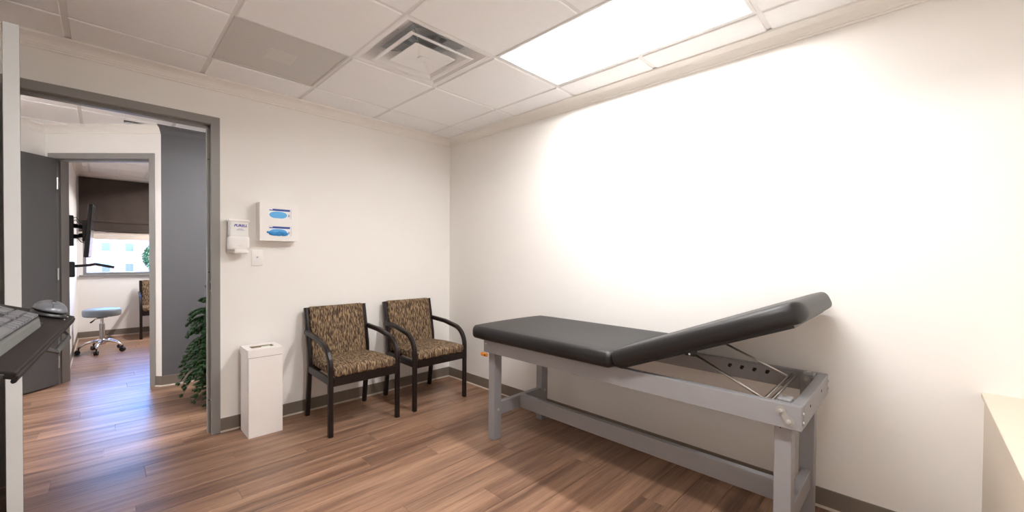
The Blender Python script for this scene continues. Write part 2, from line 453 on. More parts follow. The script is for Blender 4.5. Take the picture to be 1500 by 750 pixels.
run('trim_7', (XF, 2.42), (XF, YW), prof, zc, 'crown_paint', 0, -1)
run('trim_8', (XF, YW), (1.2, YW), prof, zc, 'crown_paint', -1, 0)

# cove bases: vinyl band and a toe painted paler for the light it catches
BH = .097
bprof = [(0, .006), (.004, .006), (.004, BH-.004), (.0025, BH), (0, BH)]
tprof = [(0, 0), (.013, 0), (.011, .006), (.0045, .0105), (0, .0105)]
def base(name, p0, p1, m0=0, m1=0):
    o = run(name, p0, p1, bprof, 0, 'base_vinyl', m0, m1)
    run('toe_highlight_strip', p0, p1, tprof, 0, 'toe_highlight', m0, m1, parent=o, struct_=False)
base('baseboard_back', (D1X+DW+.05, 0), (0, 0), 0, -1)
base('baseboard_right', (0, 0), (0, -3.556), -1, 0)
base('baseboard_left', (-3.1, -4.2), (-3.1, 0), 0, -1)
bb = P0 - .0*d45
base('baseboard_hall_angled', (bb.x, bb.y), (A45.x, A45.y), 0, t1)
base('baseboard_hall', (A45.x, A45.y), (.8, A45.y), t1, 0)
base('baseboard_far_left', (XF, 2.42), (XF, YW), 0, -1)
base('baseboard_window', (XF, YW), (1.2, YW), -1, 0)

# ------------------------------------------------------------------ doors
def steel_door(name, loc, rotz, label):
    """steel frame; local x along the opening from the hinge jamb, local y into the wall"""
    r = struct_empty(name, loc, rotz, label)
    y0, y1 = -.010, .130; ya, yb = .044, .086; f = .05; st = .016
    def sec(sgn, x):    # jamb section polygon (x outwards is -sgn)
        pts = [(-f, y0), (0, y0), (0, ya), (st, ya), (st, yb), (0, yb), (0, y1), (-f, y1), (-f, .121), (-.028, .121), (-.028, -.001), (-f, -.001)]
        return [(x + sgn*a, b) for a, b in pts]
    for sgn, x in ((1, 0), (-1, DW)):
        bm = BM(); prism(bm, sec(sgn, x)[::(1 if sgn > 0 else -1)], Matrix(), DH+f); obj('jamb', bm, 'frame_steel', r)
    bm = BM()
    pts = [(y0, f), (y0, 0), (ya, 0), (ya, -st), (yb, -st), (yb, 0), (y1, 0), (y1, f), (.121, f), (.121, .028), (-.001, .028), (-.001, f)]
    M = Matrix(((0, 0, 1, 0), (1, 0, 0, 0), (0, 1, 0, DH), (0, 0, 0, 1)))
    prism(bm, pts, M, DW); obj('header', bm, 'frame_steel', r)
    return r
def leaf(root, loc, ang, length, knob_z=.98, t=.0445, side=1, pale=False):
    """door leaf: local x along the leaf from the hinges, y its thickness"""
    bm = BM(); box(bm, 0, length, 0, t, .012, DH-.006, .002)
    lf = obj('leaf', bm, 'leaf_paint', root, loc, ang)
    if pale:
        bm = BM(); box(bm, length, length+.0025, .001, t-.001, .013, DH-.007, .0008); obj('edge_strip', bm, 'pale_edge', lf, label='pale grey leaf edge')
    for z in (.22, 1.05, 1.90):
        bm = BM(); cyl(bm, (-.004, t if side > 0 else 0, z-.055), (-.004, t if side > 0 else 0, z+.055), .007); obj('hinge', bm, 'steel', lf)
    for s in (0, 1):
        bm = BM(); yy = t if s else 0; dy = 1 if s else -1
        cyl(bm, (length-.07, yy, knob_z), (length-.07, yy+dy*.008, knob_z), .03, n=20)
        cyl(bm, (length-.07, yy+dy*.008, knob_z), (length-.07, yy+dy*.05, knob_z), .01)
        tube(bm, [(length-.07, yy+dy*.05, knob_z), (length-.10, yy+dy*.055, knob_z), (length-.18, yy+dy*.055, knob_z)], .009)
        obj('lever_handle', bm, 'steel', lf, smooth=True)
    return lf
d1 = steel_door('door_1', (D1X, 0, 0), 0, 'grey steel door frame between exam room and hall')
# the leaf stands open into the room, seen on its edge
ang = math.atan2(-.91, .098)
leaf(d1, (.006, -.02, 0), ang, .913, pale=True)
bm = BM(); box(bm, DW-.0015, DW+.001, .005, .036, .985, 1.065, .0008); sp = obj('strike_plate', bm, 'steel', d1)
bm = BM(); box(bm, DW-.0022, DW-.0012, .012, .028, 1.0, 1.045); obj('strike_hole', bm, 'black_gap', sp)
for z in (.23, 1.12, 1.90):
    bm = BM(); cyl(bm, (DW-.008, .0445, z), (DW-.008, .041, z), .004, n=8); obj('silencer', bm, 'black_gap', d1)
bm = BM(); box(bm, DW-.002, DW, .002, .042, .232, .240); obj('weld_seam', bm, 'pale_edge', d1)
d2 = steel_door('door_2', (QH.x, QH.y, 0), -PI/4, 'grey steel door frame with open leaf, inner doorway across the hall')
leaf(d2, (0.0, -.014, 0), -PI/2, .905)
d2.children[-1].location = (0.0, -.014, 0)

# ------------------------------------------------------------------ ceiling fixtures
def troffer(name, c, r0, rows, lens, label):
    """recessed fixture in cells (c, r0..r0+rows-1): flange, curved reflectors, end plates, glowing centre lens"""
    x0, x1 = GX+c*TS+.006, GX+(c+1)*TS-.006; y0, y1 = GY+r0*TS+.006, GY+(r0+rows)*TS-.006
    cx, cy = (x0+x1)/2, (y0+y1)/2; hx, hy = (x1-x0)/2, (y1-y0)/2
    t = thing(name, label, 'ceiling light', (cx, cy, H))
    bm = BM(); f = .018
    for a in ((-hx, hx, -hy, -hy+f), (-hx, hx, hy-f, hy), (-hx, -hx+f, -hy+f, hy-f), (hx-f, hx, -hy+f, hy-f)): box(bm, *a, -.004, .004, .001)
    obj('frame', bm, 'reflector', t)
    lw_ = .05
    for s in (-1, 1):
        bm = BM(); A = []; n = 10
        for i in range(n+1):
            u = i/n; x = (hx-f)*(1-u) + lw_*u; z = .002 + .095*math.sin(u*PI/2)**.9
            A.append((bm.verts.new((s*x, -hy+f, z)), bm.verts.new((s*x, hy-f, z))))
        for p, q in zip(A, A[1:]): bm.faces.new((p[0], p[1], q[1], q[0]))
        obj('reflector_panel', bm, 'reflector', t, smooth=True)
        bm = BM(); yy = s*(hy-f)
        box(bm, -hx+f, hx-f, min(yy, yy+s*.004), max(yy, yy+s*.004), .0, .11); obj('end_plate', bm, 'reflector', t)
    bm = BM(); A = []; n = 10
    for i in range(n+1):
        a = -1 + 2*i/n; z = .090 - .006*a*a
        A.append((bm.verts.new((lw_*a, -hy+f+.045, z)), bm.verts.new((lw_*a, hy-f-.045, z))))
    for p, q in zip(A, A[1:]): bm.faces.new((p[0], p[1], q[1], q[0]))
    obj('lens', bm, lens, t, smooth=True)
    for s in (-1, 1):
        bm = BM(); pts = []
        for i in range(9):
            a = -1 + 2*i/8; pts.append((lw_*1.05*a, s*(hy-f-.045), .086 - .006*a*a))
        ribbon(bm, pts, .010, .006, (0, 1, 0)); obj('lens_end_clip', bm, 'white_metal', t)
    bm = BM(); box(bm, -hx+.02, hx-.02, -hy+.02, hy-.02, .125, .14); obj('housing', bm, 'white_metal', t)
    return t
troffer('ceiling_light', -1, -4, 2, 'lens', 'large glowing recessed ceiling light above the exam table')
troffer('ceiling_light', -3, -5, 2, 'lens_rear', 'second recessed ceiling light of the exam room, left of the glowing one')
troffer('ceiling_light', -2, 1, 1, 'lens_hall_unseen', 'unseen square recessed ceiling light in the hall, on its right')  # out of view, put in to light the hall
troffer('ceiling_light', -7, 1, 1, 'lens_hall_unseen', 'added unseen square ceiling light in the hall, on its left')  # extra fixture out of view, added to brighten the hall walls
troffer('ceiling_light', -2, 6, 2, 'lens_far_unseen', 'unseen recessed ceiling light in the far room')  # out of view, put in to light the far room

# louvred supply diffuser
vx, vy = GX-1.5*TS, GY-1.5*TS
t = thing('ceiling_vent', 'white square cone air diffuser in the ceiling', 'ceiling vent', (vx, vy, H))
def sq_loft(bm, prof):
    rings = [[bm.verts.new((sx*h, sy*h, z)) for sx, sy in ((-1,-1),(1,-1),(1,1),(-1,1))] for h, z in prof]
    for A, B in zip(rings, rings[1:]):
        for k in range(4): bm.faces.new((A[k], A[(k+1)%4], B[(k+1)%4], B[k]))
    return rings
bm = BM(); sq_loft(bm, [(.302, .004), (.302, -.002), (.290, -.004), (.272, -.002), (.250, .014), (.215, .042), (.175, .060)]); obj('outer_cone', bm, 'vent_white', t)
bm = BM(); sq_loft(bm, [(.178, .058), (.150, .075), (.105, .095), (.105, .16)]); obj('neck_plate', bm, 'vent_grey', t)
bm = BM()
for i in range(7): lathe(bm, [(.105, .112+i*.012), (.112, .118+i*.012), (.105, .124+i*.012)], 36)
obj('duct', bm, 'galvanised', t, smooth=True)
bm = BM(); sq_loft(bm, [(.216, -.018), (.206, -.021), (.190, -.015), (.150, .022), (.120, .050), (.118, .052), (.150, .026), (.192, -.010), (.216, -.016), (.216, -.018)]); obj('middle_cone', bm, 'vent_white', t)
bm = BM(); rg = sq_loft(bm, [(.06, .030), (.095, .012), (.130, -.014), (.140, -.020), (.138, -.023), (.130, -.023), (.05, -.016), (.012, -.0115)]); bm.faces.new(rg[-1]); obj('centre_cone', bm, 'vent_white', t)
bm = BM(); lathe(bm, [(.0, -.0175), (.028, -.0175), (.030, -.016), (.030, -.010)], 28); obj('centre_disc', bm, 'vent_white', t)
for a in range(4):
    bm = BM(); s, c_ = math.sin(a*PI/2+PI/4), math.cos(a*PI/2+PI/4); cyl(bm, (c_*.10, s*.10, .03), (c_*.255, s*.255, .04), .003, n=8); obj('strut', bm, 'steel', t)
for px_, py_ in ((-.23, -.1), (-.06, .225), (.12, -.235), (.225, .1)):
    bm = BM(); lathe(bm, [(.006, 0), (.005, -.003), (0, -.004)], 10, (px_, py_, .034)); obj('screw', bm, 'black_gap', t)
# perforated return panel
gx, gy = GX-2.5*TS, GY-.5*TS
t = thing('return_grille', 'grey perforated return air panel set among the ceiling tiles', 'ceiling vent', (gx, gy, H))
bm = BM()
hw = .298
for a in ((-hw, hw, -hw, -hw+.014), (-hw, hw, hw-.014, hw), (-hw, -hw+.014, -hw+.014, hw-.014), (hw-.014, hw, -hw+.014, hw-.014)): box(bm, *a, -.005, .006, .001)
obj('frame', bm, 'grille_grey', t)
def perf():
    m = MATS['grille_grey'].copy(); m.name = 'perforated_grey'; n = m.node_tree.nodes; l = m.node_tree.links; p = n['Principled BSDF']
    tc = n.new('ShaderNodeTexCoord'); v = n.new('ShaderNodeTexVoronoi'); v.inputs['Scale'].default_value = 150; v.inputs['Randomness'].default_value = 0
    l.new(tc.outputs['Object'], v.inputs['Vector'])
    r = n.new('ShaderNodeValToRGB'); r.color_ramp.elements[0].position = .28; r.color_ramp.elements[0].color = (.42, .405, .39, 1)
    r.color_ramp.elements[1].position = .36; r.color_ramp.elements[1].color = (.68, .66, .64, 1)
    l.new(v.outputs['Distance'], r.inputs[0]); l.new(r.outputs[0], p.inputs['Base Color']); MATS['perf'] = m
perf()
bm = BM(); box(bm, -hw+.014, hw-.014, -hw+.014, hw-.014, -.001, .003); obj('perforated_panel', bm, 'perf', t)
bm = BM(); box(bm, -.075, .075, -.075, .075, -.0022, .0, .0005); obj('centre_reflection', bm, 'grille_reflection', t)  # paler square painted as light reflected on the panel

# ------------------------------------------------------------------ exam table
T = thing('exam_table', 'grey wooden exam table with black vinyl top and raised headrest', 'exam table', (-.405, -2.2, 0))
def tx(x): return x + .405
def ty(y): return y + 2.2
zr0, zr1 = .598, .690
RX0, RX1 = -.73, -.085; RY0, RY1 = -3.07, -1.328
for (x0, x1) in ((RX0, RX0+.036), (RX1-.036, RX1)):
    bm = BM(); box(bm, tx(x0), tx(x1), ty(RY0), ty(RY1), zr0, zr1, .0025, 2); obj('side_rail', bm, 'grey_timber', T)
for (y0, y1) in ((RY0-.001, RY0+.035), (RY1-.036, RY1-.001)):
    bm = BM(); box(bm, tx(RX0+.036), tx(RX1-.036), ty(y0), ty(y1), zr0, zr1, .0025, 2); obj('end_rail', bm, 'grey_timber', T)
LX = [(-.694, -.624), (-.191, -.121)]
LY = [(-1.396, -1.341), (-3.035, -2.978)]
for (x0, x1) in LX:
    for (y0, y1) in LY:
        bm = BM(); box(bm, tx(x0), tx(x1), ty(y0), ty(y1), 0, zr1-.004, .003, 2); lg = obj('leg', bm, 'grey_timber', T)
        if y0 < -2:      # leveller block showing in the open corner
            bm = BM(); rbox(bm, .058, .045, .014, .006, (tx((x0+x1)/2), ty((y0+y1)/2), zr1+.002), 3, 2); obj('corner_block', bm, 'grey_timber', lg, smooth=True)
            bm = BM(); rbox(bm, .022, .016, .004, .0018, (tx((x0+x1)/2), ty((y0+y1)/2), zr1+.010), 2, 2); obj('plate', bm, 'steel', lg, smooth=True)
# cross rails between the legs, and the long stretcher
for y0 in (-1.388, -3.025):
    bm = BM(); box(bm, tx(-.624), tx(-.191), ty(y0), ty(y0+.036), .158, .245, .0025, 2); obj('cross_rail', bm, 'grey_timber', T)
bm = BM(); box(bm, tx(-.43), tx(-.394), ty(-2.990), ty(-1.388), .160, .254, .0025, 2); obj('stretcher', bm, 'grey_timber', T)
def bolt(p, n, r=.008, parent=T, mt='zinc'):
    bm = BM(); p = Vector((tx(p[0]), ty(p[1]), p[2])); n = Vector(n)
    cyl(bm, p, p+n*.002, r*1.25, n=14); cyl(bm, p+n*.002, p+n*.005, r, r*.7, n=14); return obj('bolt', bm, mt, parent)
for z in (.628, .662):
    for x in (-.712, -.103): bolt((x, RY0-.001, z), (0, -1, 0), .006)
for x in (-.56, -.29):
    bm = BM(); p = (tx(x), ty(RY0-.0012), .655); cyl(bm, p, (p[0], p[1]-.0012, p[2]), .006, n=12); obj('bolt_hole', bm, 'black_gap', T)
bolt((-.652, -1.396, .20), (0, -1, 0)); bolt((-.155, -1.396, .225), (0, -1, 0)); bolt((RX0, RY1-.025, .655), (-1, 0, 0), .006)
bm = BM(); p = (tx(-.694), ty(-2.998), .585); cyl(bm, p, (p[0]-.001, p[1], p[2]), .003, n=8); obj('bolt_hole', bm, 'black_gap', T)
# chain-link plates: one on the near rail, one seen inside the far corner
def link_plate(a, b, n, r=.017):
    bm = BM(); a, b, n = Vector(a), Vector(b), Vector(n)
    d = (b-a); L = d.length; d.normalize(); s = n.cross(d)
    pts = []
    for i in range(13): th = PI/2 + PI*i/12; pts.append((r*math.cos(th), r*math.sin(th)))
    pts += [(L*.3, -r*.62), (L*.7, -r*.62)]
    for i in range(13): th = -PI/2 + PI*i/12; pts.append((L + r*math.cos(th), r*math.sin(th)))
    pts += [(L*.7, r*.62), (L*.3, r*.62)]
    M = Matrix((d, s, n)).transposed().to_4x4(); M.translation = a
    prism(bm, pts, M, .004)
    o = obj('link_plate', bm, 'plate_grey', T)
    for q in (a, b):
        bm = BM(); q = q + n*.004; cyl(bm, q, q+n*.003, .0085, n=14); cyl(bm, q+n*.003, q+n*.008, .0065, .0045, n=14); obj('bolt', bm, 'zinc', o)
    return o
link_plate((tx(RX0), ty(-3.006), .663), (tx(RX0), ty(-3.031), .628), (-1, 0, 0))
link_plate((tx(-.1912), ty(-3.002), .672), (tx(-.1912), ty(-3.022), .618), (-1, 0, 0), .015)
# orange latch under the foot end
bm = BM(); rbox(bm, .016, .062, .026, .010, (tx(-.742), ty(-1.345), .583), 3, 3); lt = obj('latch', bm, 'orange_plastic', T, smooth=True, label='orange plastic latch')
bm = BM(); p = Vector((tx(-.750), ty(-1.362), .583)); cyl(bm, p, p+Vector((-.003, 0, 0)), .006, n=10); obj('latch_screw', bm, 'black_plastic', lt)
# cushions: plan corners rounded, thick rounded rim
def cushion(bm, x0, x1, y0, y1, z0, z1, r_plan, end):
    """END: +1 corners rounded at the high-y end, -1 at the low-y end, as the two upholstered sections have"""
    rz = .036
    def f(q):
        x, y, z = q
        hx = (x1-x0)/2; cx_ = (x0+x1)/2
        yy = (y1-y) if end > 0 else (y-y0)
        if yy < r_plan:
            u = max(0., r_plan-yy); pull = r_plan - math.sqrt(max(0, r_plan**2 - u**2))
            k = (hx-pull)/hx; x = cx_ + (x-cx_)*k
        z += .006*max(0, 1-((x-cx_)/hx)**2)*(1 if z > (z0+z1)/2 else 0)
        return (x, y, z)
    cx_, cy_, cz = (x0+x1)/2, (y0+y1)/2, (z0+z1)/2
    rbox(bm, x1-x0, y1-y0, z1-z0, rz, (cx_, cy_, cz), 6, 10, f)
bm = BM(); cushion(bm, tx(-.792), tx(-.018), ty(-2.318), ty(-1.236), zr1-.004, .772, .075, 1)
seat = obj('seat_cushion', bm, 'black_vinyl', T, smooth=True)
# headrest section, built flat from its pivot then tilted
hd = bpy.data.objects.new('headrest', None)
bm = BM(); cushion(bm, tx(-.792), tx(-.018), -.835, -.004, -.004, .080, .09, -1)
th = math.radians(-22.8)
Mh = Matrix.Translation((0, ty(-2.322), .694)) @ Matrix.Rotation(th, 4, 'X')
bmesh.ops.transform(bm, matrix=Mh, verts=bm.verts)
head = obj('headrest_cushion', bm, 'black_vinyl', T, smooth=True)
bm = BM(); box(bm, tx(-.74), tx(-.07), -.78, -.02, -.014, -.002, .002); bmesh.ops.transform(bm, matrix=Mh, verts=bm.verts); obj('headrest_board', bm, 'black_plastic', T)
# seams across the rim of the headrest
for x in (-.792,):
    bm = BM(); pts = [Mh @ Vector((tx(x)-.0005+.036*(1-math.cos(a)), -.69, .038+.038*math.sin(a))) for a in [(-80+20*i)*PI/180 for i in range(9)]]
    tube(bm, pts, .0012, 6); obj('seam', bm, 'black_gap', head)
# hinge brackets, prop rods and cross bar
for x in (-.60, -.20):
    hp = Mh @ Vector((tx(x), -.325, -.014)); bm = BM(); rbox(bm, .03, .05, .028, .006, (hp.x, hp.y, hp.z-.010), 2, 2); br = obj('strut_bracket', bm, 'black_plastic', T, smooth=True)
    bm = BM(); q = Vector((hp.x-.016, hp.y, hp.z-.014)); cyl(bm, q, q+Vector((-.003, 0, 0)), .005, n=10); obj('pin', bm, 'chrome', br)
    bm = BM(); pts = [(hp.x, hp.y-.01, hp.z-.012), (tx(x-.055 if x < -.5 else x), ty(-2.93), .672)]
    tube(bm, pts, .0055, 10); obj('prop_rod', bm, 'steel', T, smooth=True)
for k in (0, 1):
    bm = BM(); yy = ty(-2.932-.022*k); cyl(bm, (tx(-.693), yy, .668-.002*k), (tx(-.122), yy, .668-.002*k), .005, n=10); obj('cross_bar', bm, 'steel', T, smooth=True)
# ratchet plate with notches on the inside of the far rail
for x, s in ((-.1215, -1),):
    bm = BM(); box(bm, tx(x)-.002, tx(x), ty(-2.95), ty(-2.58), .650, .684, .0008); rk = obj('ratchet_plate', bm, 'grey_timber', T)
    for i in range(4):
        bm = BM(); yy = ty(-2.655-.058*i); cyl(bm, (tx(x)-.0022, yy, .655), (tx(x)-.0034, yy, .655), .008, n=12); box(bm, tx(x)-.0034, tx(x)-.0022, yy-.012, yy+.004, .657, .668); obj('notch', bm, 'black_gap', rk)

# ------------------------------------------------------------------ armchairs
def make_chair(loc, label):
    t = thing('armchair', label, 'chair', loc, 0, 'dark wood armchairs with streaked fabric')
    W = .275; lw_ = .034
    for s in (-1, 1):
        x = s*(W-lw_/2)
        pts = [(x, -.268, 0), (x, -.268, .30), (x, -.268, .44)]
        R_ = .16
        for i in range(1, 11):
            a = i/10*math.radians(84); pts.append((x, -.268 + R_*(1-math.cos(a)), .455 + R_*math.sin(a)))
        pts += [(x*.985, .02, .640), (x*.965, .215, .652)]
        bm = BM(); ribbon(bm, pts, lw_, .036, (1, 0, 0)); obj('front_leg_and_arm', bm, 'dark_wood', t)
        xb = s*.235
        pts = [(xb, .235, 0), (xb, .205, .22), (xb, .185, .40), (xb, .195, .52), (xb, .232, .70), (xb, .262, .832)]
        bm = BM(); ribbon(bm, pts, .032, .040, (1, 0, 0)); obj('back_leg', bm, 'dark_wood', t)
        bm = BM(); ribbon(bm, [(s*(W-.022), -.26, .372), (s*.238, .185, .372)], .020, .056, (1, 0, 0)); obj('side_rail', bm, 'dark_wood', t)
    bm = BM(); box(bm, -W+lw_, W-lw_, -.280, -.258, .342, .402, .003); obj('front_rail', bm, 'dark_wood', t)
    bm = BM(); box(bm, -.22, .22, .172, .194, .345, .400, .003); obj('back_rail', bm, 'dark_wood', t)
    bm = BM()
    def fs(q):
        x, y, z = q; u = (y+.05)/.24
        if y < .0: x *= 1.0
        else: x *= 1 - .10*(y/.2)
        if z > .42: z += .010*(1-(x/.25)**2) - .012*max(0, u)
        return (x, y, z)
    rbox(bm, .478, .475, .066, .026, (0, -.055, .434), 4, 6, fs); obj('seat_cushion', bm, 'fabric', t, smooth=True)
    bm = BM()
    def fb(q):
        x, y, z = q; u = (z-.44)/.39
        y = y + .178 + .073*u + .010*(1-(x/.22)**2)*(-1)
        return (x, y, z)
    rbox(bm, .440, .052, .395, .018, (0, 0, .6425), 4, 6, fb); obj('back_cushion', bm, 'fabric', t, smooth=True)
    return t
ch = make_chair((-1.215, -.325, 0), 'dark wood armchair with streaked brown fabric, nearest the white waste bin')
dup(ch, (-.538, -.318, 0), 0.0, 'dark wood armchair with streaked brown fabric, in the corner beside the exam table')
dup(ch, (-1.935, 4.73, 0), 0.0, 'patterned armchair partly hidden by the inner doorway, under the far window')

# ------------------------------------------------------------------ waste bin
t = thing('waste_bin', 'tall narrow white rectangular waste bin with slotted lid', 'waste bin', (-1.7825, -.15, 0))
hx, hy = .1065, .109
bm = BM(); box(bm, -hx, hx, -hy, hy, 0, .5425, .003, 2); obj('body', bm, 'white_metal', t)
bm = BM(); box(bm, -hx+.004, hx-.004, -hy+.004, hy-.004, .542, .547); obj('lid_gap', bm, 'slot_dark', t)
bm = BM(); a = hx+.003; b = hy+.003; z0, z1 = .546, .598
sx, sy = .072, .040
for q in ((-a, a, -b, -sy), (-a, a, sy, b), (-a, -sx, -sy, sy), (sx, a, -sy, sy)): box(bm, *q, z0, z1)
bmesh.ops.remove_doubles(bm, verts=bm.verts, dist=1e-5)
obj('lid', bm, 'white_metal', t)
bm = BM(); box(bm, -sx, sx, -sy, sy, z0+.0015, z0+.003); obj('inner_well', bm, 'slot_dark', t)  # darkened to paint the shade inside the slot
for q in ((-sx, sx, sy-.0022, sy+.0002), (-sx, sx, -sy-.0002, -sy+.0022), (-sx-.0002, -sx+.0022, -sy+.0022, sy-.0022), (sx-.0022, sx+.0002, -sy+.0022, sy-.0022)):
    bm = BM(); box(bm, *q, z0+.0035, z1-.004); obj('inner_wall', bm, 'slot_shade_tan', t)  # tan tint puts the slot's shade into the colour
bm = BM(); rbox(bm, .06, .012, .034, .005, (.034, .030, z0+.027), 3, 3); obj('liner_bag', bm, 'bag_green', t, smooth=True, label='pale green liner edge')

# ------------------------------------------------------------------ wall dispensers
def text_mesh(name, body, size, mt, parent, loc, shear=0.0, sx=1.0):
    cu = bpy.data.curves.new(name, 'FONT'); cu.body = body; cu.size = size; cu.align_x = 'CENTER'; cu.align_y = 'CENTER'; cu.extrude = .0003; cu.shear = shear; cu.offset = size*.035
    o = bpy.data.objects.new('tmp', cu); C.objects.link(o)
    me = bpy.data.meshes.new_from_object(o.evaluated_get(bpy.context.evaluated_depsgraph_get())); bpy.data.objects.remove(o)
    for v in me.vertices: v.co = Vector((v.co.x*sx, -v.co.z, v.co.y))
    me.materials.clear(); me.materials.append(MATS[mt])
    n = bpy.data.objects.new(name, me); C.objects.link(n); n.parent = parent; n.location = loc
    return n
# hand sanitizer
t = thing('sanitizer_dispenser', 'white wall sanitizer dispenser beside the doorway', 'dispenser', (-1.905, 0, 1.372))
bm = BM(); rbox(bm, .126, .018, .226, .008, (0, -.009, .0), 3, 3); obj('back_plate', bm, 'white_plastic', t, smooth=True)
bm = BM()
def taper(q):
    x, y, z = q; k = 1 - .05*((z+.1)/.2); return (x*k, y, z)
rbox(bm, .128, .085, .098, .018, (0, -.058, -.048), 4, 4, taper); obj('cover', bm, 'white_plastic', t, smooth=True)
bm = BM(); rbox(bm, .116, .070, .112, .012, (0, -.050, .052), 4, 4, lambda q: (q.x, q.y, q.z)); cw = obj('window_cover', bm, 'clear_plastic', t, smooth=True, label='pale translucent upper cover')
bm = BM(); rbox(bm, .128, .082, .016, .006, (0, -.052, .108), 3, 3); obj('top_cap', bm, 'white_plastic', t, smooth=True)
bm = BM(); rbox(bm, .088, .075, .034, .014, (.010, -.066, -.106), 4, 4); obj('push_bar', bm, 'white_plastic', t, smooth=True)
text_mesh('lettering', 'PURELL', .024, 'ink_navy', cw, (.008, -.0856, .073), .25)
for z, w_ in ((.050, .030), (.0425, .046)):
    bm = BM(); box(bm, .006-w_/2, .006+w_/2, -.0856, -.0850, z-.0017, z+.0017); obj('small_print', bm, 'ink_grey', cw)
bm = BM(); box(bm, -.012, .014, -.1010, -.1004, -.068, -.0655); obj('small_print', bm, 'bag_green', t)
# glove box holder and the two boxes in it
GX0, GX1, GZ0, GZ1 = -1.782, -1.520, 1.346, 1.622
t = thing('glove_holder', 'white wall cabinet with two blue glove box openings', 'glove holder', ((GX0+GX1)/2, 0, (GZ0+GZ1)/2))
hx, hz = (GX1-GX0)/2, (GZ1-GZ0)/2
bm = BM()
box(bm, -hx, hx, -.006, 0, -hz, hz); obj('back_panel', bm, 'white_plastic', t)
for s in (-1, 1):
    bm = BM(); box(bm, min(s*hx, s*(hx-.004)), max(s*hx, s*(hx-.004)), -.100, -.006, -hz, hz); obj('side_panel', bm, 'white_plastic', t)
    bm = BM(); box(bm, -hx+.004, hx-.004, -.100, -.006, min(s*hz, s*(hz-.004)), max(s*hz, s*(hz-.004))); obj('shelf_panel', bm, 'white_plastic', t)
# front with two windows, the cut-outs showing the boxes
bm = BM(); w0, w1 = -.075, .080; zs = [(.028, .096), (-.100, -.032)]
box(bm, -hx, w0, -.104, -.100, -hz, hz); box(bm, w1, hx, -.104, -.100, -hz, hz)
box(bm, w0, w1, -.104, -.100, -hz, zs[1][0]); box(bm, w0, w1, -.104, -.100, zs[1][1], zs[0][0]); box(bm, w0, w1, -.104, -.100, zs[0][1], hz)
bmesh.ops.remove_doubles(bm, verts=bm.verts, dist=1e-5); obj('front_panel', bm, 'white_plastic', t)
for k, (za, zb) in enumerate(zs):
    g = thing('glove_box', 'upper glove box with unbroken light blue oval' if k == 0 else 'lower opened glove box with bunched blue gloves showing', 'glove box', ((GX0+GX1)/2, -.012, (GZ0+GZ1)/2+(za+zb)/2))
    bm = BM(); box(bm, -.118, .118, -.086, 0, -.058, .058, .001); obj('carton', bm, 'box_white', g)
    bm = BM(); box(bm, -.068, .072, -.0868, -.0858, .0195, .0335); band = obj('printed_band', bm, 'box_navy', g)
    bm = BM(); box(bm, -.068, -.046, -.0874, -.0866, .026, .0345); obj('printed_patch', bm, 'box_white', band)
    bm = BM(); n = 28; A = [bm.verts.new((-.008+.060*math.copysign(abs(math.cos(2*PI*i/n))**.8, math.cos(2*PI*i/n)), -.0868, -.010+.0255*math.sin(2*PI*i/n))) for i in range(n)]; bm.faces.new(A)
    obj('oval_opening', bm, 'glove_blue', g)
    bm = BM(); box(bm, .060, .070, -.0868, -.0858, -.020, -.002); obj('small_print', bm, 'ink_grey', g)
    if k == 1:
        bm = BM()
        for i in range(9):
            cxg = -.055 + .0125*i + random.uniform(-.003, .003); rbox(bm, .030, .016, .026+random.uniform(-.006, .006), .0075, (cxg, -.090, -.018+random.uniform(-.004, .004)), 3, 2)
        rbox(bm, .030, .014, .014, .0065, (-.072, -.092, -.010), 3, 2)
        obj('glove_bunch', bm, 'glove_deep', g, smooth=True, label='bunched deep blue gloves')
# switch plate
t = thing('light_switch', 'white light switch plate below the glove holder', 'switch', (-1.774, 0, 1.222))
bm = BM(); rbox(bm, .076, .006, .116, .0025, (0, -.003, 0), 2, 2); obj('plate', bm, 'white_plastic', t, smooth=True)
bm = BM(); box(bm, -.006, .006, -.0072, -.0055, -.013, .013, .0005); obj('toggle_slot', bm, 'box_white', t)
bm = BM(); box(bm, -.004, .004, -.016, -.006, .000, .008, .001); obj('toggle', bm, 'ink_grey', t)
for z in (.042, -.042):
    bm = BM(); cyl(bm, (0, -.0058, z), (0, -.0072, z), .003, n=8); obj('screw', bm, 'white_metal', t)

# ------------------------------------------------------------------ keyboard tray at the left edge, with keyboard and mouse
F0 = Vector((-2.646, -1.758, 1.07)); F1 = Vector((-2.68, -2.466, 1.07)); TL = (F0-F1).length
ax = (F0-F1).normalized(); tilt = math.radians(18)
bx = math.cos(tilt)*Vector((-ax.y, ax.x, 0)) + math.sin(tilt)*Vector((0, 0, 1)); nx_ = ax.cross(bx)
if nx_.z < 0: nx_ = -nx_
MT = Matrix((ax, bx, nx_)).transposed().to_4x4(); MT.translation = F1      # local x along the front edge, y away from the user, z up
def place(o):
    o.matrix_world = MT @ o.matrix_world; return o
t = thing('keyboard_tray', 'dark tilted keyboard tray on wall arm at the left edge', 'keyboard tray'); t.matrix_world = MT
DT = .255
bm = BM(); box(bm, 0, TL, 0, DT, -.011, 0, .003, 2); obj('tray_top', bm, 'tray_laminate', t)
bm = BM(); box(bm, .004, TL-.004, -.003, .003, -.017, -.004, .002); obj('front_lip', bm, 'tray_laminate', t)
for x in (.30, .36):
    bm = BM(); lathe(bm, [(.0028, 0), (.002, .0012), (0, .0015)], 10, (TL-.40+x-.0, .012, 0)); obj('led_glint', bm, 'chrome', t)  # chrome dots standing for light glints on the tray
bm = BM(); box(bm, -.0012, .006, .01, .05, -.016, -.003, .002); obj('end_knob', bm, 'black_plastic', t)
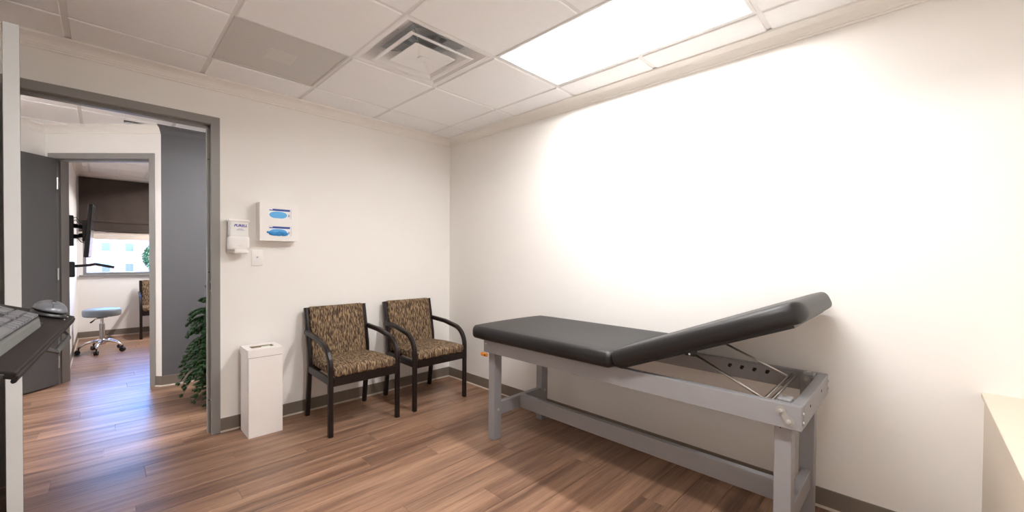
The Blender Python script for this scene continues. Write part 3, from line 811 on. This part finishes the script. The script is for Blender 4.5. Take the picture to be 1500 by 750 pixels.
# release handle looping below the front edge
bm = BM(); pts = [(TL-.30, .06, -.012), (TL-.30, .01, -.040), (TL-.27, -.008, -.048), (TL-.05, -.008, -.048), (TL-.02, .01, -.040), (TL-.02, .06, -.012)]
ribbon(bm, pts, .012, .006, (0, .6, .8)); obj('release_handle', bm, 'black_plastic', t)
# arm to the wall
Mi = MT.inverted(); q0 = Vector((TL*.45, .17, -.02)); q1 = Mi @ Vector((-3.02, -2.12, .93)); q2 = Mi @ Vector((-3.085, -2.12, .93))
bm = BM(); tube(bm, [q0, q0+Vector((0, .03, -.05)), q1, q2], .022, 12); obj('arm', bm, 'black_plastic', t, smooth=True)
bm = BM(); qq = Mi @ Vector((-3.0985, -2.12, .93)); cyl(bm, qq, q2, .06, n=20); obj('wall_plate', bm, 'black_plastic', t)
# keyboard
K = thing('keyboard', 'grey computer keyboard resting on the dark tray', 'keyboard'); K.matrix_world = MT @ Matrix.Translation((TL-.226-.448, .032, .0012))
KL, KD = .448, .158
def kz(y): return .014 + .012*(y/KD)
bm = BM()
pl = [(0, 0), (KL-.045, 0), (KL-.012, .006), (KL, .022), (KL, KD-.01), (KL-.008, KD), (.008, KD), (0, KD-.01)]
A = [bm.verts.new((x, y, 0)) for x, y in pl]; B = [bm.verts.new((x + (.004 if x < KL/2 else -.004), y + (.006 if y < KD/2 else -.003), kz(y))) for x, y in pl]
n = len(pl); bm.faces.new(A[::-1]); bm.faces.new(B)
for i in range(n): bm.faces.new((A[i], A[(i+1)%n], B[(i+1)%n], B[i]))
obj('case', bm, 'keyboard_grey', K)
bm = BM(); box(bm, .002, KL-.002, .002, KD-.002, -.0008, .003); obj('under_tray', bm, 'black_plastic', K)
bm = BM(); P_ = [(.010, .012), (KL-.010, .012), (KL-.010, KD-.010), (.010, KD-.010)]
bm.faces.new([bm.verts.new((x, y, kz(y)+.0006)) for x, y in P_]); obj('key_well', bm, 'black_plastic', K)
km = {}
def key(x0, x1, y0, y1):
    wx, wy = x1-x0, y1-y0; k = (round(wx, 4), round(wy, 4))
    if k not in km:
        bm = BM(); g = .0012
        a = [bm.verts.new(p) for p in ((g, g, 0), (wx-g, g, 0), (wx-g, wy-g, 0), (g, wy-g, 0))]
        b = [bm.verts.new(p) for p in ((g+.0016, g+.0016, .0042), (wx-g-.0016, g+.0016, .0042), (wx-g-.0016, wy-g-.0012, .0047), (g+.0016, wy-g-.0012, .0047))]
        bm.faces.new(b)
        for i in range(4): bm.faces.new((a[i], a[(i+1)%4], b[(i+1)%4], b[i]))
        bmesh.ops.recalc_face_normals(bm, faces=bm.faces)
        me = bpy.data.meshes.new('key'); bm.to_mesh(me); bm.free(); me.materials.append(MATS['key_grey']); km[k] = me
    o = bpy.data.objects.new('key', km[k]); C.objects.link(o); o.parent = K
    o.location = (x0, y0, kz(y0)+.0008); o.rotation_euler = (math.atan2(.012, KD), 0, 0)
u = .0190; X0 = .012; Y0 = .013
rows = [[1.25,1.25,1.25,6.25,1.25,1.25,1.25,1.25], [2.25]+[1]*10+[2.75], [1.75]+[1]*11+[2.25], [1.5]+[1]*12+[1.5], [1]*13+[2]]
for r, ws in enumerate(rows):
    x = X0
    for w_ in ws: key(x, x+w_*u, Y0+r*u, Y0+(r+1)*u); x += w_*u
x = X0
for i in range(13): key(x, x+u*15/13, Y0+5.35*u, Y0+6.2*u); x += u*15/13
xn = X0 + 15.25*u
for i in range(3): key(xn+i*u, xn+(i+1)*u, Y0, Y0+u)
key(xn+u, xn+2*u, Y0+u, Y0+2*u)
for r in (3, 4):
    for i in range(3): key(xn+i*u, xn+(i+1)*u, Y0+r*u, Y0+(r+1)*u)
for i in range(3): key(xn+i*u, xn+(i+1)*u, Y0+5.35*u, Y0+6.2*u)
xp = xn + 3.25*u
key(xp, xp+2*u, Y0, Y0+u); key(xp+2*u, xp+3*u, Y0, Y0+u)
for r in (1, 2, 3):
    for i in range(3): key(xp+i*u, xp+(i+1)*u, Y0+r*u, Y0+(r+1)*u)
for i in range(4): key(xp+i*u, xp+(i+1)*u, Y0+4*u, Y0+5*u)
for i in range(4): key(xp+i*u, xp+(i+1)*u, Y0+5.35*u, Y0+6.2*u)
key(xp+3*u, xp+4*u, Y0, Y0+2*u); key(xp+3*u, xp+4*u, Y0+2*u, Y0+4*u)
# mouse
Mo = thing('computer_mouse', 'grey and black computer mouse at the tray corner', 'mouse'); Mo.matrix_world = MT @ Matrix.Translation((TL-.066, .046, .002)) @ Matrix.Rotation(math.radians(8), 4, 'Z')
def dome(bm, L, W, z0, hgt, z1=None, nn=10, mm=28):
    rings = []
    for i in range(nn+1):
        a = i/nn; rad = math.cos(a*PI/2); z = z0 + hgt*math.sin(a*PI/2)
        if i == nn: rings.append([bm.verts.new((0, 0, z))]); continue
        rg = []
        for k in range(mm):
            th = 2*PI*k/mm; cx_, cy_ = math.cos(th), math.sin(th)
            ex = math.copysign(abs(cx_)**.75, cx_); ey = math.copysign(abs(cy_)**.85, cy_)
            rg.append(bm.verts.new((L/2*ex*rad, W/2*ey*rad*(1-.06*cx_), z)))
        rings.append(rg)
    bm.faces.new(rings[0][::-1])
    for A, B in zip(rings, rings[1:]):
        for k in range(mm):
            if len(B) == 1: bm.faces.new((A[k], A[(k+1)%mm], B[0]))
            else: bm.faces.new((A[k], A[(k+1)%mm], B[(k+1)%mm], B[k]))
bm = BM(); dome(bm, .106, .068, 0, .022); obj('base', bm, 'black_plastic', Mo, smooth=True)
bm = BM(); dome(bm, .103, .064, .012, .024); obj('shell', bm, 'mouse_grey', Mo, smooth=True)
bm = BM(); cyl(bm, (-.022, -.0035, .029), (-.022, .0035, .029), .0095, n=18); obj('scroll_wheel', bm, 'black_plastic', Mo, smooth=False)
bm = BM(); tube(bm, [(-.0515, 0, .0135), (-.045, 0, .0245), (-.036, 0, .0295), (-.022, 0, .0335), (0, 0, .0362)], .0006, 6); obj('button_split', bm, 'black_plastic', Mo)
# white cable lying behind the keyboard
bm = BM(); pts = [MT @ Vector(p) for p in ((TL-.135, .105, .004), (TL-.15, .125, .004), (TL-.17, .140, .006), (TL-.185, .150, .012), (TL-.20, .158, .020))]
bm2 = [p - pts[0] for p in pts]; tube(bm, bm2, .0016, 8); tag(obj('cable', bm, 'white_plastic', loc=pts[0], smooth=True), 'thin white cable curling up behind the mouse', 'cable')

# ------------------------------------------------------------------ hall: potted pine behind the jamb
PC = Vector((-1.86, .82, 0))
t = thing('potted_pine', 'green feathery potted pine standing behind the right door jamb', 'plant', PC)
bm = BM(); lathe(bm, [(0, 0), (.075, 0), (.080, .004), (.100, .17), (.104, .172), (.104, .19), (.094, .19), (.092, .16), (0, .16)], 32); obj('pot', bm, 'pot_clay', t, smooth=False)
bm = BM(); lathe(bm, [(.0935, .165), (.05, .172), (0, .175)], 24); obj('soil', bm, 'soil', t)
bm = BM(); tube(bm, [(0, 0, .165), (.004, .002, .5), (0, 0, .8), (0, 0, 1.02)], [.011, .009, .006, .003], 8); obj('trunk', bm, 'bark', t, smooth=True)
def frond(bm, p, d, L, droop, rng):
    """feathery branch: drooping axis with side twigs, each a thin spiky spindle"""
    n = 10; pts = []
    for i in range(n+1):
        u_ = i/n; pts.append(p + d*(L*u_) + Vector((0, 0, .30*L*u_ - 1.25*droop*L*u_**2.6)))
    tube(bm, pts, [.004*(1-.7*i/n) for i in range(n+1)], 5)
    side = d.cross(Vector((0, 0, 1))).normalized()
    for i in range(1, n+1):
        for s in (-1, 1):
            u_ = i/n; l = L*(.46*(1-u_)+.12); c0 = pts[i]
            dr = (d*.65 + side*s*.9).normalized()
            q = [c0 + dr*(l*v) + Vector((0, 0, -.34*l*v*v + .05*l*v)) for v in (0, .35, .7, 1)]
            tube(bm, q, [.005, .010, .009, .002], 5)
            for k in range(13):     # needles
                v = (k+.7)/13.5; b = c0 + dr*(l*v) + Vector((0, 0, -.34*l*v*v + .05*l*v))
                for m_ in range(4):
                    nd = (dr*.8 + Vector((rng.uniform(-1, 1), rng.uniform(-1, 1), rng.uniform(-.6, 1)))).normalized()*.021
                    w_ = nd.cross(Vector((0, .3, 1))).normalized()*.0024
                    bm.faces.new([bm.verts.new(b-w_), bm.verts.new(b+w_), bm.verts.new(b+nd)])
rng = random.Random(3)
for ti, (z, L, k, droop) in enumerate(((.20, .22, 9, 1.0), (.27, .25, 10, .85), (.35, .285, 10, .60), (.44, .28, 10, .55), (.53, .255, 10, .55), (.62, .24, 9, .5), (.70, .235, 9, .5), (.765, .225, 8, .42), (.86, .15, 6, .3), (.96, .10, 5, .2))):
    for j in range(k):
        a = 2*PI*j/k + ti*.7 + rng.uniform(-.2, .2); d = Vector((math.cos(a), math.sin(a), 0))
        bm = BM(); frond(bm, Vector((0, 0, z)), d, L*rng.uniform(.85, 1.05), droop*rng.uniform(.8, 1.2), rng); obj('branch', bm, 'pine_needle', t)

# ------------------------------------------------------------------ far room
wn = struct_empty('window_1', (0, 0, 0), 0, 'wide window of the far room')
bm = BM(); f = .035
for q in ((WX0, WX1, WZ0, WZ0+f), (WX0, WX1, WZ1-f, WZ1), (WX0, WX0+f, WZ0+f, WZ1-f), (WX1-f, WX1, WZ0+f, WZ1-f)): box(bm, q[0], q[1], YW+.03, YW+.08, q[2], q[3])
obj('frame', bm, 'frame_steel', wn)
bm = BM(); box(bm, WX0+f, WX1-f, YW+.052, YW+.056, WZ0+f, WZ1-f); obj('pane', bm, 'glass', wn)
bm = BM(); box(bm, WX0-.04, WX1+.04, YW-.035, YW+.03, WZ0-.022, WZ0, .003); obj('sill', bm, 'frame_steel', wn)
# roman shade
t = thing('roman_shade', 'dark brown roman shade half lowered over the far window', 'window shade', (-1.75, YW, 0))
x0, x1 = -1.09, 1.06
bm = BM(); secs = []
zz = [2.352, 2.20, 2.05, 1.90, 1.745, 1.72, 1.70, 1.60, 1.585, 1.570]; yy = [-.045, -.040, -.038, -.040, -.046, -.052, -.042, -.044, -.054, -.040]
nxs = 24
for z, y in zip(zz, yy):
    secs.append([bm.verts.new((x0+(x1-x0)*i/nxs, y + .003*math.sin(i*1.9+z*9), z + .004*math.sin(i*.8))) for i in range(nxs+1)])
for A, B in zip(secs, secs[1:]):
    for i in range(nxs): bm.faces.new((A[i], A[i+1], B[i+1], B[i]))
r = bmesh.ops.extrude_face_region(bm, geom=bm.faces[:])
bmesh.ops.translate(bm, verts=[v for v in r['geom'] if isinstance(v, bmesh.types.BMVert)], vec=(0, .006, 0))
obj('fabric_panel', bm, 'shade_fabric', t, smooth=False)
bm = BM(); box(bm, x0, x1, -.060, -.046, 1.575, 1.592, .003); obj('hem_bar', bm, 'shade_fabric', t)
bm = BM(); box(bm, x0, x1, -.034, -.026, 1.462, 1.572, .001); ln = obj('lining_band', bm, 'lining', t, label='pale lining band below the hem')
for i in range(9):
    bm = BM(); cxe = x0 + .10 + i*.24; rbox(bm, .05, .004, .012, .0018, (cxe, -.036, 1.523), 2, 2); obj('tab', bm, 'vent_grey', ln)
bm = BM(); box(bm, x0, x1, -.05, -.002, 2.34, 2.362, .002); obj('head_rail', bm, 'shade_fabric', t)
# stool
t = thing('rolling_stool', 'grey round stool with chrome five-star base on casters', 'stool', (-2.600, 3.80, 0))
bm = BM(); lathe(bm, [(0, .455), (.165, .455), (.176, .460), (.181, .475), (.183, .52), (.178, .538), (.165, .546), (0, .549)], 40); obj('seat', bm, 'stool_vinyl', t, smooth=True)
bm = BM(); cyl(bm, (0, 0, .435), (0, 0, .456), .055, n=20); obj('seat_plate', bm, 'black_plastic', t)
bm = BM(); cyl(bm, (0, 0, .14), (0, 0, .36), .027, n=20); obj('column', bm, 'steel', t, smooth=False)
bm = BM(); cyl(bm, (0, 0, .36), (0, 0, .437), .015, n=16); obj('piston', bm, 'chrome', t)
bm = BM(); tube(bm, [(0, 0, .43), (-.06, -.03, .425), (-.085, -.045, .40), (-.105, -.055, .385)], [.004, .004, .009, .010], 8); obj('lift_lever', bm, 'black_plastic', t, smooth=True)
bm = BM(); lathe(bm, [(0, .165), (.034, .165), (.040, .15), (.040, .11), (.030, .095), (0, .095)], 24); obj('hub', bm, 'chrome', t, smooth=True)
for k in range(5):
    a = math.radians(256 + 72*k); c_, s_ = math.cos(a), math.sin(a)
    bm = BM(); pts = [(c_*r_, s_*r_, z_) for r_, z_ in ((.03, .135), (.09, .140), (.15, .125), (.19, .098), (.212, .072))]
    tube(bm, pts, [.018, .016, .014, .013, .013], 10); lg = obj('leg', bm, 'chrome', t, smooth=True)
    bm = BM(); cx_, cy_ = c_*.222, s_*.222; ox, oy = -s_, c_
    for sd in (-1, 1): cyl(bm, (cx_+ox*sd*.004, cy_+oy*sd*.004, .026), (cx_+ox*sd*.020, cy_+oy*sd*.020, .026), .026, n=16)
    cyl(bm, (c_*.212, s_*.212, .03), (c_*.212, s_*.212, .078), .008, n=8)
    obj('caster', bm, 'black_plastic', lg)
# wall monitor on its arm
t = thing('wall_monitor', 'black monitor seen edge-on on a folding wall arm', 'monitor', (XF, 3.25, 1.50))
ma = Vector((.165, -.06, 0))
Mm = Matrix.Translation(ma) @ Matrix.Rotation(math.radians(-3), 4, 'Z') @ Matrix.Rotation(math.radians(4), 4, 'Y')
bm = BM(); rbox(bm, .040, .36, .60, .012, (0, 0, 0), 3, 3); bmesh.ops.transform(bm, matrix=Mm, verts=bm.verts); hs = obj('housing', bm, 'black_plastic', t, smooth=True)
bm = BM(); box(bm, .0203, .0215, -.165, .165, -.285, .285); bmesh.ops.transform(bm, matrix=Mm, verts=bm.verts); obj('screen', bm, 'facade_glass', hs)
bm = BM(); box(bm, .0, .035, -.09, .07, -.17, .17, .004); obj('wall_plate', bm, 'black_plastic', t)
for sd in (-1, 1):
    bm = BM(); ribbon(bm, [(.016, .0, .06*sd), (.06, .10, .06*sd), (.085, .02, .05*sd), (.135, -.05, .045*sd)], .05, .022, (0, 0, 1)); obj('arm', bm, 'black_plastic', t)
bm = BM(); box(bm, .105, .142, -.12, .0, -.12, .12, .004); obj('mount_plate', bm, 'black_plastic', t)
for k, z in enumerate((.10, .13, -.09)):
    bm = BM(); tube(bm, [(.01, .01, z), (.05, .05, z+.03), (.09, .02, z-.03), (.13, -.04, z-.05)], .004, 6); obj('cable', bm, 'black_plastic', t, smooth=True)
# small wall keyboard arm below it
t = thing('wall_tray_arm', 'black wall arm with small folded tray below the monitor', 'tray arm', (XF, 3.05, 1.07))
bm = BM(); rbox(bm, .05, .07, .17, .014, (.025, 0, 0), 3, 2); obj('wall_mount', bm, 'black_plastic', t, smooth=True)
bm = BM(); tube(bm, [(.045, 0, .035), (.10, .0, .040), (.16, .02, .045), (.22, .02, .060)], .014, 8); obj('arm', bm, 'black_plastic', t, smooth=True)
bm = BM(); M = Matrix.Translation((.28, .0, .042)) @ Matrix.Rotation(math.radians(14), 4, 'Y'); box(bm, -.075, .085, -.16, .16, -.014, .014, .004, 1, M); obj('tray', bm, 'black_plastic', t)

# ------------------------------------------------------------------ outdoors beyond the far window
bm = BM(); box(bm, -70, 70, 5.6, 130, -4.3, -4.0); struct('ground', bm, 'asphalt')
t = thing('brick_building', 'sunlit pinkish brick building seen through the far window', 'building', (0, 80, -4))
bm = BM(); box(bm, -40, 45, 0, 12, 0, 9.5); obj('wall', bm, 'facade', t)
bm = BM(); box(bm, -40.3, 45.3, -.3, 12.3, 9.5, 9.9); obj('roof_edge', bm, 'facade_pale', t)
for ix in range(-9, 11):
    for iz in range(2):
        cxw = ix*2.6 + .35; z0 = 2.5 + iz*3.1
        bm = BM(); f = .10
        for q in ((-.55, .55, 0, f), (-.55, .55, 1.4-f, 1.4), (-.55, -.55+f, f, 1.4-f), (.55-f, .55, f, 1.4-f)): box(bm, cxw+q[0], cxw+q[1], -.08, 0, z0+q[2], z0+q[3])
        wf = obj('window', bm, 'facade_pale', t)
        bm = BM(); box(bm, cxw-.45, cxw+.45, -.04, -.01, z0+f, z0+1.3); obj('pane', bm, 'facade_glass', wf)
t = thing('street_tree', 'green leafy tree outside the far window', 'tree', (2.0, 62, -4))
bm = BM(); tube(bm, [(0, 0, 0), (.05, 0, 2), (0, 0, 4.2)], [.16, .12, .08], 8); obj('trunk', bm, 'bark', t)
bm = BM(); rg = random.Random(5)
for i in range(1400):
    a, z_ = rg.uniform(0, 2*PI), rg.uniform(-1, 1); rr_ = 1.15*rg.uniform(.55, 1)**.6; s_ = math.sqrt(1-z_*z_)
    p = Vector((rr_*s_*math.cos(a), rr_*s_*math.sin(a), 4.9 + rr_*1.3*z_)); d1_ = Vector((rg.uniform(-1,1), rg.uniform(-1,1), rg.uniform(-1,1))).normalized()*.14; d2_ = d1_.cross(Vector((.3,.5,.8))).normalized()*.09
    bm.faces.new([bm.verts.new(p-d1_), bm.verts.new(p-d2_), bm.verts.new(p+d1_), bm.verts.new(p+d2_)])
cr = obj('crown', bm, 'leaf_green', t); cr['kind'] = 'stuff'
t = thing('entrance_canopy', 'slanted white canopy outside the far window', 'canopy', (-4.1, 60, -4))
bm = BM(); M = Matrix.Translation((0, 0, 4.75)) @ Matrix.Rotation(math.radians(-12), 4, 'Y'); box(bm, -1.2, 1.3, -1, 1, -.08, .08, 0, 1, M); obj('roof_panel', bm, 'facade_pale', t)
for px_, zt in ((-1.0, 4.45), (1.0, 4.9)):
    for py_ in (-.8, .8):
        bm = BM(); cyl(bm, (px_, py_, 0), (px_, py_, zt), .05, n=10); obj('post', bm, 'facade_pale', t)
